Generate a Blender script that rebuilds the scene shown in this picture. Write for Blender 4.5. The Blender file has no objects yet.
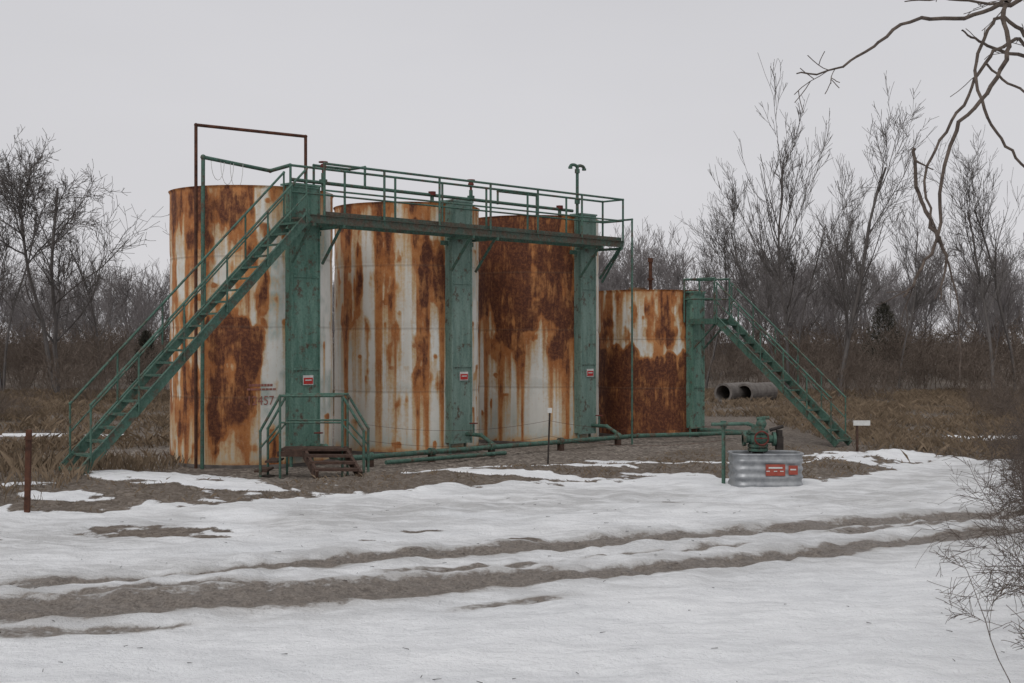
import bpy, math, random
import numpy as np
from mathutils import Vector, Matrix
random.seed(7); np.random.seed(7)
scene = bpy.context.scene
COL = scene.collection

# ------------------------------------------------------------ noise
_T = np.random.RandomState(3).rand(256,256)
def vn(x,y,seed=0):
    x=np.asarray(x,float); y=np.asarray(y,float)
    xi=np.floor(x).astype(int); yi=np.floor(y).astype(int)
    fx=x-xi; fy=y-yi
    fx=fx*fx*(3-2*fx); fy=fy*fy*(3-2*fy)
    xi=xi+seed*37; yi=yi+seed*91
    a=_T[xi&255,yi&255]; b=_T[(xi+1)&255,yi&255]
    c=_T[xi&255,(yi+1)&255]; d=_T[(xi+1)&255,(yi+1)&255]
    return (a*(1-fx)+b*fx)*(1-fy)+(c*(1-fx)+d*fx)*fy
def fbm(x,y,seed=0,o=4):
    r=0;a=.5;t=0
    for i in range(o):
        r=r+a*vn(x*2**i,y*2**i,seed+i); t+=a; a*=.5
    return r/t
def sst(a,b,x):
    t=np.clip((x-a)/(b-a),0,1); return t*t*(3-2*t)

# ------------------------------------------------------------ materials
def newmat(name,rough=.8,metal=0.0):
    m=bpy.data.materials.new(name); m.use_nodes=True
    nt=m.node_tree; b=nt.nodes['Principled BSDF']
    b.inputs['Roughness'].default_value=rough; b.inputs['Metallic'].default_value=metal
    b.inputs['Specular IOR Level'].default_value=.25
    return m,nt,b
def N(nt,t,**k):
    n=nt.nodes.new(t)
    for a,v in k.items(): setattr(n,a,v)
    return n
def noise(nt,scale,detail=4,rough=.6,vec=None,sc=None):
    n=N(nt,'ShaderNodeTexNoise'); n.inputs['Scale'].default_value=scale
    n.inputs['Detail'].default_value=detail; n.inputs['Roughness'].default_value=rough
    if vec is None:
        tc=N(nt,'ShaderNodeTexCoord'); vec=tc.outputs['Object']
    if sc:
        mp=N(nt,'ShaderNodeMapping'); mp.inputs['Scale'].default_value=sc
        nt.links.new(vec,mp.inputs['Vector']); vec=mp.outputs['Vector']
    nt.links.new(vec,n.inputs['Vector'])
    return n.outputs['Fac']
def ramp(nt,fac,stops,interp='LINEAR'):
    r=N(nt,'ShaderNodeValToRGB'); r.color_ramp.interpolation=interp
    e=r.color_ramp.elements
    while len(e)<len(stops): e.new(.5)
    for i,(p,c) in enumerate(stops):
        e[i].position=p; e[i].color=(c[0],c[1],c[2],1) if isinstance(c,(tuple,list)) else (c,c,c,1)
    nt.links.new(fac,r.inputs['Fac']); return r.outputs['Color']
def mixc(nt,fac,a,b,blend='MIX'):
    m=N(nt,'ShaderNodeMix',data_type='RGBA',blend_type=blend)
    for s,v in ((0,fac),(6,a),(7,b)):
        if isinstance(v,bpy.types.NodeSocket): nt.links.new(v,m.inputs[s])
        elif s==0: m.inputs[0].default_value=v
        else: m.inputs[s].default_value=(v[0],v[1],v[2],1)
    return m.outputs[2]
def math_(nt,op,a,b=None,c=None,clamp=False):
    m=N(nt,'ShaderNodeMath',operation=op); m.use_clamp=clamp
    for i,v in enumerate((a,b,c)):
        if v is None: continue
        if isinstance(v,bpy.types.NodeSocket): nt.links.new(v,m.inputs[i])
        else: m.inputs[i].default_value=v
    return m.outputs[0]
def bump(nt,b,h,strength=.3,dist=.02):
    n=N(nt,'ShaderNodeBump'); n.inputs['Strength'].default_value=strength; n.inputs['Distance'].default_value=dist
    nt.links.new(h,n.inputs['Height']); nt.links.new(n.outputs['Normal'],b.inputs['Normal'])
def attr(nt,name):
    return N(nt,'ShaderNodeAttribute',attribute_name=name).outputs['Fac']

def green_mat(name,base,light,rustamt=.35,streak=True):
    m,nt,b=newmat(name,.65)
    n1=noise(nt,1.8,7,.75,sc=(2.2,2.2,.3) if streak else None)
    c=ramp(nt,n1,[(.36,base),(.5,[(p+q)/2 for p,q in zip(base,light)]),(.66,light)])
    n2=noise(nt,5,6,.7)
    c2=mixc(nt,ramp(nt,n2,[(.62-.15*rustamt,0),(.70-.1*rustamt,1)]),c,(.085,.045,.027))
    n3=noise(nt,22,3)
    c3=mixc(nt,.25,c2,ramp(nt,n3,[(.3,(.015,.025,.02)),(.7,(.20,.26,.23))]))
    nt.links.new(c3,b.inputs['Base Color']); bump(nt,b,n3,.2,.004)
    return m
M_green=green_mat('green_paint',(.024,.070,.050),(.07,.155,.115),.7)
M_greenr=green_mat('green_paint_rusted',(.03,.05,.036),(.06,.095,.07),1.35,False)
M_panel1=green_mat('panel_green',(.035,.12,.086),(.17,.30,.24),.6)
M_panel2=green_mat('panel_green_faded',(.09,.165,.135),(.24,.34,.295),.45)
def rust_mat():
    m,nt,b=newmat('rusty_iron',.85)
    c=ramp(nt,noise(nt,7,5),[(.3,(.035,.018,.013)),(.7,(.12,.05,.03))])
    nt.links.new(c,b.inputs['Base Color']); return m
M_rust=rust_mat()
def flat(name,a,b_,scale=8,rough=.8,metal=0,bs=0):
    m,nt,b=newmat(name,rough,metal)
    n=noise(nt,scale,5)
    nt.links.new(ramp(nt,n,[(.3,a),(.7,b_)]),b.inputs['Base Color'])
    if bs: bump(nt,b,n,bs,.01)
    return m
M_wood=flat('weathered_wood',(.035,.022,.017),(.10,.06,.045),10)
M_galv=flat('galvanized_steel',(.20,.21,.22),(.40,.41,.42),6,.45,.5)
M_red=flat('sign_red',(.35,.02,.02),(.45,.04,.03),9,.5)
M_ored=flat('sign_orange_red',(.26,.05,.035),(.34,.08,.055),9,.6)
M_white=flat('sign_white',(.45,.45,.43),(.62,.62,.60),9,.6)
M_redtxt=flat('faded_red_lettering',(.22,.09,.07),(.35,.16,.13),9,.8)
M_dark=flat('dark_iron',(.015,.013,.012),(.05,.04,.035),9,.7)
M_redvalve=flat('valve_red_oxide',(.09,.02,.016),(.15,.04,.03),9,.7)
M_conc=flat('weathered_concrete',(.10,.088,.08),(.20,.18,.165),4,.9)
M_barkv=flat('vine_bark',(.05,.038,.032),(.14,.11,.09),25,.9,0,.4)
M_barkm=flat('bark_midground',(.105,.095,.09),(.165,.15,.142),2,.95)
M_barkf=flat('bark_painted_haze',(.18,.165,.162),(.24,.22,.218),1,.95)  # far trees: distance haze painted in as a lighter bark colour
M_twig=flat('brush_twigs',(.115,.09,.074),(.20,.158,.128),.6,.95)
M_grass=flat('dead_grass',(.11,.080,.052),(.28,.21,.145),1.5,.95)
M_cedar=flat('cedar_foliage',(.04,.04,.032),(.075,.068,.052),3,.95)

def tank_mat():
    m,nt,b=newmat('rusted_white_paint',.7)
    tc=N(nt,'ShaderNodeTexCoord')
    r=attr(nt,'rust'); g=attr(nt,'grime')
    nf=noise(nt,14,7,.78,tc.outputs['Object'])
    nk=noise(nt,2.6,6,.7,tc.outputs['Object'],(1,1,.7))
    ns=noise(nt,4,6,.72,tc.outputs['Object'],(3,3,.45))
    nl=noise(nt,1.1,5,.6,tc.outputs['Object'])
    v=math_(nt,'ADD',r,math_(nt,'MULTIPLY',math_(nt,'SUBTRACT',nf,.5),.45))
    v=math_(nt,'ADD',v,math_(nt,'MULTIPLY',math_(nt,'SUBTRACT',ns,.5),.45),clamp=True)
    paint=ramp(nt,nl,[(.3,(.62,.615,.57)),(.55,(.70,.69,.645)),(.75,(.52,.535,.50))])
    paint=mixc(nt,math_(nt,'MULTIPLY',g,.65),paint,ramp(nt,ns,[(.35,(.40,.32,.22)),(.65,(.58,.52,.41))]))
    gr=attr(nt,'greenish')
    paint=mixc(nt,math_(nt,'MULTIPLY',gr,.85),paint,ramp(nt,nf,[(.35,(.20,.28,.24)),(.65,(.42,.48,.44))]))
    deep=ramp(nt,nf,[(.3,(.045,.019,.013)),(.50,(.105,.036,.020)),(.68,(.26,.10,.040))])
    mid=ramp(nt,nk,[(.32,(.50,.23,.085)),(.50,(.38,.145,.048)),(.68,(.22,.072,.028))])
    mid=mixc(nt,ramp(nt,nf,[(.50,0),(.64,.5)]),mid,(.46,.25,.12))
    c=mixc(nt,ramp(nt,v,[(.07,0),(.28,1)]),paint,(.54,.38,.22))
    c=mixc(nt,ramp(nt,v,[(.27,0),(.46,1)]),c,mid)
    vd=math_(nt,'ADD',v,math_(nt,'MULTIPLY',math_(nt,'SUBTRACT',nk,.5),1.1))
    vd=math_(nt,'ADD',vd,math_(nt,'MULTIPLY',math_(nt,'SUBTRACT',ns,.5),.7))
    c=mixc(nt,ramp(nt,vd,[(.66,0),(.98,1)]),c,deep)
    sm=attr(nt,'seam')
    c=mixc(nt,math_(nt,'MULTIPLY',sm,.35),c,(.12,.08,.055))
    nt.links.new(c,b.inputs['Base Color'])
    h=math_(nt,'ADD',math_(nt,'MULTIPLY',v,.6),math_(nt,'MULTIPLY',nf,.5))
    bump(nt,b,h,.35,.01)
    return m
M_tank=tank_mat()
M_roof=flat('roof_rust',(.06,.03,.02),(.3,.2,.13),3,.85)

# ------------------------------------------------------------ mesh builder
class Bld:
    def __init__(s): s.v=[];s.f=[];s.m=[];s.mats=[];s.sm=[]
    def mi(s,mat):
        if mat not in s.mats: s.mats.append(mat)
        return s.mats.index(mat)
    def add(s,vs,fs,mat,smooth=False):
        o=len(s.v); s.v+= [tuple(v) for v in vs]; k=s.mi(mat)
        for f in fs: s.f.append([i+o for i in f]); s.m.append(k); s.sm.append(smooth)
    def box(s,c,ax,ay,az,mat):
        c=Vector(c);ax=Vector(ax);ay=Vector(ay);az=Vector(az)
        vs=[c+ax*i+ay*j+az*k for i in(-1,1) for j in(-1,1) for k in(-1,1)]
        s.add(vs,[(0,1,3,2),(4,6,7,5),(0,4,5,1),(2,3,7,6),(0,2,6,4),(1,5,7,3)],mat)
    def beam(s,p0,p1,w,h,mat,up=(0,0,1)):
        p0=Vector(p0);p1=Vector(p1);d=(p1-p0);L=d.length;d=d/L
        sd=d.cross(Vector(up)).normalized();u=sd.cross(d).normalized()
        s.box((p0+p1)/2,d*L/2,sd*w/2,u*h/2,mat)
    def tube(s,p0,p1,r0,mat,r1=None,n=10,cap=True):
        p0=Vector(p0);p1=Vector(p1);r1=r0 if r1 is None else r1
        d=(p1-p0).normalized();a=d.orthogonal().normalized();b=d.cross(a)
        vs=[];
        for p,r in((p0,r0),(p1,r1)):
            for i in range(n):
                t=2*math.pi*i/n; vs.append(p+(a*math.cos(t)+b*math.sin(t))*r)
        s.add(vs,[(i,(i+1)%n,n+(i+1)%n,n+i) for i in range(n)],mat,True)
        if cap: s.add(vs,[tuple(range(n))[::-1],tuple(range(n,2*n))],mat)
    def ball(s,c,r,mat,n=8):
        c=Vector(c);vs=[];m=n//2
        for j in range(m+1):
            ph=math.pi*j/m
            for i in range(n):
                t=2*math.pi*i/n; vs.append(c+Vector((math.sin(ph)*math.cos(t),math.sin(ph)*math.sin(t),math.cos(ph)))*r)
        s.add(vs,[(j*n+i,(j+1)*n+i,(j+1)*n+(i+1)%n,j*n+(i+1)%n) for j in range(m) for i in range(n)],mat,True)
    def pipe(s,pts,r,mat,n=10,joint=1.25):
        for a,b in zip(pts[:-1],pts[1:]): s.tube(a,b,r,mat,n=n)
        for p in pts[1:-1]: s.ball(p,r*joint,mat)
    def torus(s,c,axis,R,r,mat,n=16,k=6):
        axis=Vector(axis).normalized();a=axis.orthogonal().normalized();b=axis.cross(a);c=Vector(c);vs=[]
        for i in range(n):
            t=2*math.pi*i/n;e=a*math.cos(t)+b*math.sin(t)
            for j in range(k):
                q=2*math.pi*j/k; vs.append(c+e*(R+r*math.cos(q))+axis*r*math.sin(q))
        s.add(vs,[(i*k+j,((i+1)%n)*k+j,((i+1)%n)*k+(j+1)%k,i*k+(j+1)%k) for i in range(n) for j in range(k)],mat,True)
    def obj(s,name,parent=None,loc=(0,0,0)):
        me=bpy.data.meshes.new(name); 
        l=Vector(loc); me.from_pydata([tuple(Vector(v)-l) for v in s.v],[],s.f)
        for m in s.mats: me.materials.append(m)
        me.polygons.foreach_set('material_index',s.m); me.polygons.foreach_set('use_smooth',s.sm)
        me.update(); o=bpy.data.objects.new(name,me); o.location=l; COL.objects.link(o)
        if parent: o.parent=parent; o.location=l-parent.location
        return o
def empty(name,loc=(0,0,0)):
    e=bpy.data.objects.new(name,None); e.location=loc; e.empty_display_size=.3; COL.objects.link(e); return e

def npmesh(name,V,F,mat,smooth=False,attrs=None):
    V=np.asarray(V,np.float32);F=np.asarray(F,np.int32); k=F.shape[1]
    me=bpy.data.meshes.new(name); me.vertices.add(len(V)); me.vertices.foreach_set('co',V.ravel())
    me.loops.add(F.size); me.loops.foreach_set('vertex_index',F.ravel())
    me.polygons.add(len(F)); me.polygons.foreach_set('loop_start',np.arange(0,F.size,k,dtype=np.int32))
    if attrs:
        for n,a in attrs.items():
            at=me.attributes.new(n,'FLOAT','POINT'); at.data.foreach_set('value',np.asarray(a,np.float32).ravel())
    me.update(calc_edges=True); me.validate()
    if smooth: me.polygons.foreach_set('use_smooth',np.ones(len(F),bool))
    me.materials.append(mat); return me
def link(name,me,loc=(0,0,0),parent=None):
    o=bpy.data.objects.new(name,me); o.location=loc; COL.objects.link(o)
    if parent: o.parent=parent
    return o

# ------------------------------------------------------------ layout
H=2.6
u=Vector((.7071,.7071,0)); n_=Vector((.7071,-.7071,0)); Z=Vector((0,0,1))
C1=Vector((-5.66,27.9,0)); SP=4.40; TH=5.8; TR=1.74
C4=Vector((3.85,36.0,0)); T4H=4.0; T4R=1.50
def P(s,o,z): return C1+u*s+n_*o+Z*z
def Q(s,o,z): return C4+u*s+n_*o+Z*z

# ------------------------------------------------------------ ground
bx=[-60,-12,-7.6,-5.7,-4,-2.3,.7,2.8,4.2,5.8,8.3,9.7,12,60]
by=[18.0,18.4,19.0,19.7,20.7,21.6,23.1,24.2,23.9,23.4,27.0,29,27,24]
patches=[(-6.0,22.7,1.7,.8,.85),(-4.9,21.4,1.3,.30,.8),(-1.3,24.7,1.4,.35,.95),(3.7,26.5,1.7,.8,.95),(1.4,25.2,1.4,.30,.9),(8.2,28.6,1.6,1.6,.9),
 (13.2,34,2.0,.9,.9),(-14,35,3.5,.8,.8),(-8.6,21.2,1.0,.4,.8),(-.2,23.7,2.2,.25,.85),(6.6,26.5,1.0,.5,.7),(18,36,3,1,.9),(-17,32,2,.6,.8),(2.6,27.6,.9,.3,.7),(-7.0,20.2,.8,.25,.7),(.2,26.2,.9,.2,.7)]
def poly_d(x,y,pts):
    d=np.full(np.shape(x),1e9)
    for (ax,ay),(cx,cy) in zip(pts[:-1],pts[1:]):
        dx,dy=cx-ax,cy-ay; t=np.clip(((x-ax)*dx+(y-ay)*dy)/(dx*dx+dy*dy),0,1)
        d=np.minimum(d,np.hypot(x-ax-t*dx,y-ay-t*dy))
    return d
trk_lo=[(-20,8.3),(-9,11.0),(-4.84,12.2),(-2.1,12.95),(-.56,13.7),(2.2,14.9),(5.86,17.0),(12,20),(25,24)]
trk_up=[(-20,9.9),(-9,12.5),(-5.2,13.6),(-3.2,14.4),(-1.6,15.3),(2,16.9),(6.25,18.8),(12,21.2),(25,25.4)]
trk_3=[(-9,11.7),(-4.9,12.9),(-2.0,13.9),(1.0,15.3),(5,17.6),(9,19.6)]
trk_4=[(-9,10.4),(-4.5,11.3),(-1.6,12.1),(.6,13.0)]
def snow_mask(x,y):
    yb=np.interp(x,bx,by)+ (fbm(x*.9,y*.9,5)-.5)*1.8+(fbm(x*3.5,y*5,6)-.5)*1.2
    s=sst(-.5,.5,yb-y)
    for cx,cy,rx,ry,a in patches:
        q=((x-cx)/rx)**2+((y-cy)/ry)**2+(fbm(x*1.4,y*1.4,11)-.5)*1.8+(fbm(x*5,y*6,12)-.5)*1.6
        s=np.maximum(s,a*sst(1.25,.5,q))
    for cx,cy,rx,ry in [(-4.9,17.5,1.1,.5),(-3.9,16.9,.7,.22),(-7.6,16.6,.9,.2),(-1.75,16.6,.35,.14),(.15,16.7,.45,.12),(4.55,12.35,.25,.09),(2.4,20.5,.5,.15),(-1.1,17.5,.5,.12)]:
        q=((x-cx)/rx)**2+((y-cy)/ry)**2+(fbm(x*2.5,y*2.5,21)-.5)*2.4+(fbm(x*6,y*7,22)-.5)*1.6
        s=s*(1-.7*sst(1.5,.3,q))
    return s
def mud_mask(x,y):
    j=(fbm(x*.8,y*.8,31)-.5)*.5+(fbm(x*3,y*3,33)-.5)*.5
    br=fbm(x*.55+3,y*.9,41,3)
    lw=np.interp(x,[-10,-5,-1,0,3,8,12],[.66,.62,.56,.40,.34,.28,.2])
    a=sst(1.5,.25,(poly_d(x,y,trk_lo)+j*.5)/lw)*sst(.15,.38,br+.16)
    uw=np.interp(x,[-10,-5,-2,0,8],[.20,.24,.28,.36,.34])
    b=sst(1.5,.25,(poly_d(x,y,trk_up)+j*.4)/uw)*sst(.22,.45,br+.18)
    c=sst(1.3,.5,(poly_d(x,y,trk_3)+j*.4)/.15)*sst(.34,.55,br)
    d=sst(1.3,.5,(poly_d(x,y,trk_4)+j*.5)/.16)*sst(.42,.62,fbm(x*.8,y*.8,43,3))
    return np.maximum(np.maximum(a,b*.95),np.maximum(c*.7,d*.6))
def pad_mask(x,y):
    s=(x-C1.x)*.7071+(y-C1.y)*.7071; o=(x-C1.x)*.7071-(y-C1.y)*.7071
    return sst(-4.5,-3.0,s)*sst(14,12.5,s)*sst(-5,-4,o)*sst(5.8,4.6,o+(fbm(x,y,8)-.5)*1.0)
def hgt(x,y,sn=None,mu=None):
    x=np.asarray(x,float);y=np.asarray(y,float)
    if sn is None: sn=snow_mask(x,y)
    if mu is None: mu=mud_mask(x,y)
    pad=pad_mask(x,y)
    yb=np.interp(x,bx,by)
    z=.27*np.exp(-((x+8.2)/3.2)**2-((y-22.6)/1.9)**2)
    z=z+.16*np.exp(-((y-yb-1.5)/1.0)**2)*sst(-12,-9,x)*sst(10,8,x)*sst(.9,.3,pad)
    near=sst(60,30,y)
    z=z+near*(1-pad*.9)*((fbm(x*.35,y*.35,2)-.5)*.14+(fbm(x*1.6,y*1.6,3)-.5)*.09)
    z=z+sn*.04+sn*(fbm(x*2.6,y*4.2,9,3)-.5)*.07
    z=z+(1-sn)*near*((vn(x*7,y*7,19)-.5)*.035+(fbm(x*2.4,y*2.4,23,3)-.5)*.10*(1-pad))
    lo=poly_d(x,y,trk_lo);dl=np.minimum(lo,poly_d(x,y,trk_up))
    z=z-.05*np.exp(-(dl/.28)**2)+.02*np.exp(-((dl-.55)/.2)**2)-mu*.015
    tr=np.exp(-(np.minimum(dl,poly_d(x,y,trk_3))/.9)**2)
    z=z+tr*(fbm(x*5,y*5,29,2)-.5)*.08
    z=z+sst(70,200,y)*1.0
    return z
def axis(a):
    o=[]
    for lo,hi,st in a: o.append(np.arange(lo,hi,st))
    return np.unique(np.concatenate(o).round(4))
xs=axis([(-600,-100,50),(-100,-30,5),(-30,-12,.5),(-12,14,.055),(14,30,.5),(30,100,5),(100,601,50)])
ys=axis([(-60,0,5),(0,8,.4),(8,30,.055),(30,40,.2),(40,70,1),(70,200,10),(200,1001,80)])
X,Y=np.meshgrid(xs,ys)
SN=snow_mask(X,Y);MU=mud_mask(X,Y);PD=pad_mask(X,Y);HZ=hgt(X,Y,SN,MU)
SL=np.exp(-((np.minimum(poly_d(X,Y,trk_lo),poly_d(X,Y,trk_up)))/1.0)**2)
SL=np.maximum(SL,.9*np.exp(-((Y-np.interp(X,bx,by)+2.6)/2.1)**2)*sst(.25,.5,fbm(X*.5,Y*.9,61)))
nx,ny=len(xs),len(ys)
I=np.arange(nx*ny).reshape(ny,nx)
F=np.stack([I[:-1,:-1],I[:-1,1:],I[1:,1:],I[1:,:-1]],-1).reshape(-1,4)
def ground_mat():
    m,nt,b=newmat('snowy_ground',.85)
    tc=N(nt,'ShaderNodeTexCoord');v=tc.outputs['Object']
    s=attr(nt,'snow');mu=attr(nt,'mud');pd=attr(nt,'pad');sl=attr(nt,'slush')
    n1=noise(nt,3.2,7,.7,v);n2=noise(nt,30,4,.7,v);n3=noise(nt,.45,5,.6,v);n4=noise(nt,9,5,.65,v)
    n5=noise(nt,2.2,6,.7,v,(.5,1.6,1))
    sv=math_(nt,'ADD',s,math_(nt,'MULTIPLY',math_(nt,'SUBTRACT',n1,.5),.9))
    sv=math_(nt,'ADD',sv,math_(nt,'MULTIPLY',math_(nt,'SUBTRACT',n2,.5),.55))
    sf=ramp(nt,sv,[(.40,0),(.58,1)])
    mv=math_(nt,'ADD',mu,math_(nt,'MULTIPLY',math_(nt,'SUBTRACT',n4,.5),1.2))
    mv=math_(nt,'ADD',mv,math_(nt,'MULTIPLY',math_(nt,'SUBTRACT',n1,.5),.9))
    mf=ramp(nt,mv,[(.34,0),(.62,1)])
    dirt=ramp(nt,n1,[(.3,(.06,.045,.036)),(.5,(.125,.098,.077)),(.72,(.21,.17,.135))])
    dirt=mixc(nt,.5,dirt,ramp(nt,n2,[(.3,(.04,.03,.023)),(.5,(.12,.095,.074)),(.72,(.34,.29,.235))]))
    vo=N(nt,'ShaderNodeTexVoronoi');vo.inputs['Scale'].default_value=16;nt.links.new(v,vo.inputs['Vector'])
    gc=N(nt,'ShaderNodeSeparateColor');nt.links.new(vo.outputs['Color'],gc.inputs[0])
    grav=ramp(nt,gc.outputs[0],[(0,(.095,.079,.066)),(.5,(.20,.17,.145)),(1,(.38,.335,.29))])
    dirt=mixc(nt,.35,dirt,grav)
    grav=mixc(nt,ramp(nt,n3,[(.4,0),(.65,.6)]),grav,dirt)
    g=mixc(nt,pd,dirt,grav)
    snow=ramp(nt,n3,[(.3,(.77,.78,.795)),(.52,(.85,.857,.868)),(.75,(.89,.893,.90))])
    snow=mixc(nt,ramp(nt,n5,[(.47,0),(.70,.6)]),snow,(.60,.607,.62))
    snow=mixc(nt,math_(nt,'MULTIPLY',sl,ramp(nt,n5,[(.34,.12),(.56,.9)])),snow,(.46,.455,.45))
    sp=noise(nt,45,3,.6,v)
    snow=mixc(nt,ramp(nt,sp,[(.66,0),(.74,.5)]),snow,(.28,.24,.20))
    c=mixc(nt,sf,g,snow)
    mud=ramp(nt,n4,[(.3,(.085,.069,.057)),(.7,(.25,.21,.175))])
    mud=mixc(nt,.4,mud,ramp(nt,n2,[(.35,(.06,.047,.038)),(.7,(.44,.40,.36))]))
    halo=ramp(nt,mu,[(0,0),(.45,.65)])
    c=mixc(nt,halo,c,ramp(nt,n2,[(.3,(.24,.215,.19)),(.7,(.50,.48,.46))]))
    c=mixc(nt,mf,c,mud)
    nt.links.new(c,b.inputs['Base Color'])
    wet=math_(nt,'MULTIPLY',sl,ramp(nt,n1,[(.4,0),(.65,1)]))
    rr=ramp(nt,math_(nt,'MAXIMUM',mf,wet),[(0,.85),(1,.42)]);nt.links.new(rr,b.inputs['Roughness'])
    h=math_(nt,'ADD',math_(nt,'MULTIPLY',n4,.7),math_(nt,'MULTIPLY',n2,.4))
    h=math_(nt,'ADD',h,math_(nt,'MULTIPLY',n5,1.2))
    bump(nt,b,h,.95,.08)
    return m
gm=npmesh('ground',np.stack([X,Y,HZ],-1).reshape(-1,3),F,ground_mat(),True,{'snow':SN,'mud':MU,'pad':PD,'slush':SL})
link('ground',gm)

# ------------------------------------------------------------ tanks
def make_tank(C,R,Ht,blobs,seed,bg=.0,greens=()):
    NA,NZ=420,270
    th=np.linspace(-math.pi,math.pi,NA,endpoint=False); zf=np.linspace(1,0,NZ)
    TT,ZZ=np.meshgrid(th,zf)
    S=np.sin(TT);front=np.cos(TT)>-.15
    D=np.full(TT.shape,bg)
    wob=(fbm(TT*R*1.5,ZZ*Ht*1.2,seed+3)-.5)*.5
    for s0,s1,z0,z1,a in blobs:
        m=sst(s0-.18,s0+.14,S+wob)*sst(s1+.18,s1-.14,S+wob)*sst(z0-.11,z0+.10,ZZ+wob*.6)*sst(z1+.08,z1-.07,ZZ+wob*.4)*front
        D=np.maximum(D,m*a)
    D=np.where(front,D,.35)
    n1=fbm(TT*R*2.2,ZZ*Ht*1.3,seed,5);n2=fbm(TT*R*5,ZZ*Ht*.5,seed+21,4)
    val=D*.98+1.4*(n1-.5)+1.3*(n2-.5)
    Sx=sst(.36,1.15,val)
    Sx=np.maximum(Sx,sst(.982,.996,ZZ)*.8*sst(.3,.6,fbm(TT*R*3,ZZ*2,seed+7)))
    spots=sst(.79,.90,vn(TT*R*6,ZZ*Ht*4,seed+9))*sst(.36,.65,fbm(TT*R,ZZ*Ht*.8,seed+5))*.55
    src=np.maximum(Sx,spots)
    cn=.5*vn(th*R*6,0*th,seed+12)+.35*vn(th*R*15,0*th,seed+13)+.15*vn(th*R*40,0*th,seed+14)
    dec=.950+.054*np.clip(cn*1.5-.2,0,1)
    dec=np.minimum(dec,.9960)
    out=np.zeros_like(src);car=np.zeros(NA)
    for r in range(NZ):
        car=np.maximum(src[r],car*dec)
        out[r]=np.maximum(src[r],car*(.35+.65*cn))
    rust=out
    rust=np.maximum(rust,sst(.06,0,ZZ)*.6*fbm(TT*R*2,ZZ*9,seed+4)*1.2)
    grime=sst(.05,.4,rust)*.6+.5*fbm(TT*R*5,ZZ*1.5,seed+6)*sst(.4,0,ZZ)+.35*sst(.45,.7,fbm(TT*R*6,ZZ*.9,seed+15))
    gr=sst(.14,.0,ZZ)*.6*fbm(TT*R*2,ZZ*6,seed+30)*1.6
    for s0,s1,z0,z1,a in greens:
        gr=np.maximum(gr,a*sst(s0-.1,s0+.1,S+wob)*sst(s1+.1,s1-.1,S+wob)*sst(z0-.1,z0+.1,ZZ)*sst(z1+.1,z1-.1,ZZ)*sst(.35,.6,n1)*front)
    nse=max(2,int(round(Ht/1.5)))
    seam=np.zeros_like(ZZ);dr=np.zeros_like(ZZ)
    for k in range(1,nse):
        q=np.exp(-((ZZ-k/nse)*Ht/.018)**2); seam=np.maximum(seam,q); dr=dr+.008*q
        dr=dr-.012*np.exp(-((ZZ-k/nse)*Ht/.10)**2)
    dr=dr+(fbm(TT*R*.9,ZZ*Ht*.6,seed+8,3)-.5)*.035
    dr=dr+.03*np.exp(-((ZZ-1)*Ht/.03)**2)
    c=Vector((-C.x,-C.y,0)).normalized(); rg=Vector((-c.y,c.x,0))
    RR=R+dr
    Xc=RR*(np.cos(TT)*c.x+S*rg.x);Yc=RR*(np.cos(TT)*c.y+S*rg.y);Zc=ZZ*Ht
    I=np.arange(NA*NZ).reshape(NZ,NA);J=np.roll(I,-1,1)
    F=np.stack([I[:-1],I[1:],J[1:],J[:-1]],-1).reshape(-1,4)
    me=npmesh('storage_tank',np.stack([Xc,Yc,Zc],-1).reshape(-1,3),F,M_tank,True,{'rust':rust,'grime':np.clip(grime,0,1),'seam':seam,'greenish':gr})
    o=link('storage_tank',me,C)
    b=Bld()
    k=48;vs=[(R*1.0*math.cos(2*math.pi*i/k),R*1.0*math.sin(2*math.pi*i/k),Ht-.02) for i in range(k)]+[(0,0,Ht+.05)]
    b.add(vs,[(i,(i+1)%k,k) for i in range(k)],M_roof,True)
    b.tube((-.3,.3,Ht+.0),(-.3,.3,Ht+.12),.24,M_roof,n=20)
    r=b.obj('roof'); r.parent=o
    f=Bld(); f.tube((0,0,.0),(0,0,.07),R+.05,M_conc,n=60); g=f.obj('footing'); g.parent=o
    return o
b1=[(-1.1,.05,.80,1.1,1.0),(-1.1,-.6,.15,.85,.62),(-.6,.04,.36,.56,1.3),(-.6,.0,.12,.40,1.05),(-.55,0,.50,.8,.6),(.1,.42,.56,.75,.85),(.05,.24,.33,.57,.8),(-1,.5,0,.13,.85),(-.95,-.5,.0,.3,.8),(-.6,.9,.96,1.1,.75)]
b2=[(-.95,.8,.91,1.1,.92),(-.9,-.5,.48,.95,.78),(-.5,.10,.62,.92,.92),(.10,.5,.30,.94,.84),(-.3,.1,.35,.55,.55),(-.2,.5,.1,.3,.45)]
b3=[(-.95,.15,.50,1.1,1.4),(.1,.66,.42,1.1,1.16),(-.9,-.5,.36,.5,.85),(-1.1,-.85,.0,.5,.6),(-.2,.3,.36,.5,.75)]
b4=[(-.9,-.1,.68,1.1,.62),(-.2,.9,.62,1.1,1.0),(-1.0,1.1,-.2,.60,1.5),(-.9,-.4,.45,.75,.8)]
T=[]
gsl=[((.1,1,.0,.9,1.),(-.9,.2,.0,.2,.6)),((-1,-.8,.2,.9,.5),(.6,1,.0,.8,.6)),((.5,1,0,.4,.6),(-1,0,0,.15,.5)),()]
for i,bb in enumerate((b1,b2,b3)):
    T.append(make_tank(C1+u*SP*i,TR,TH,bb,50+i*20,greens=gsl[i]))
t4=make_tank(C4,T4R,T4H,b4,140); T.append(t4)
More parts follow.
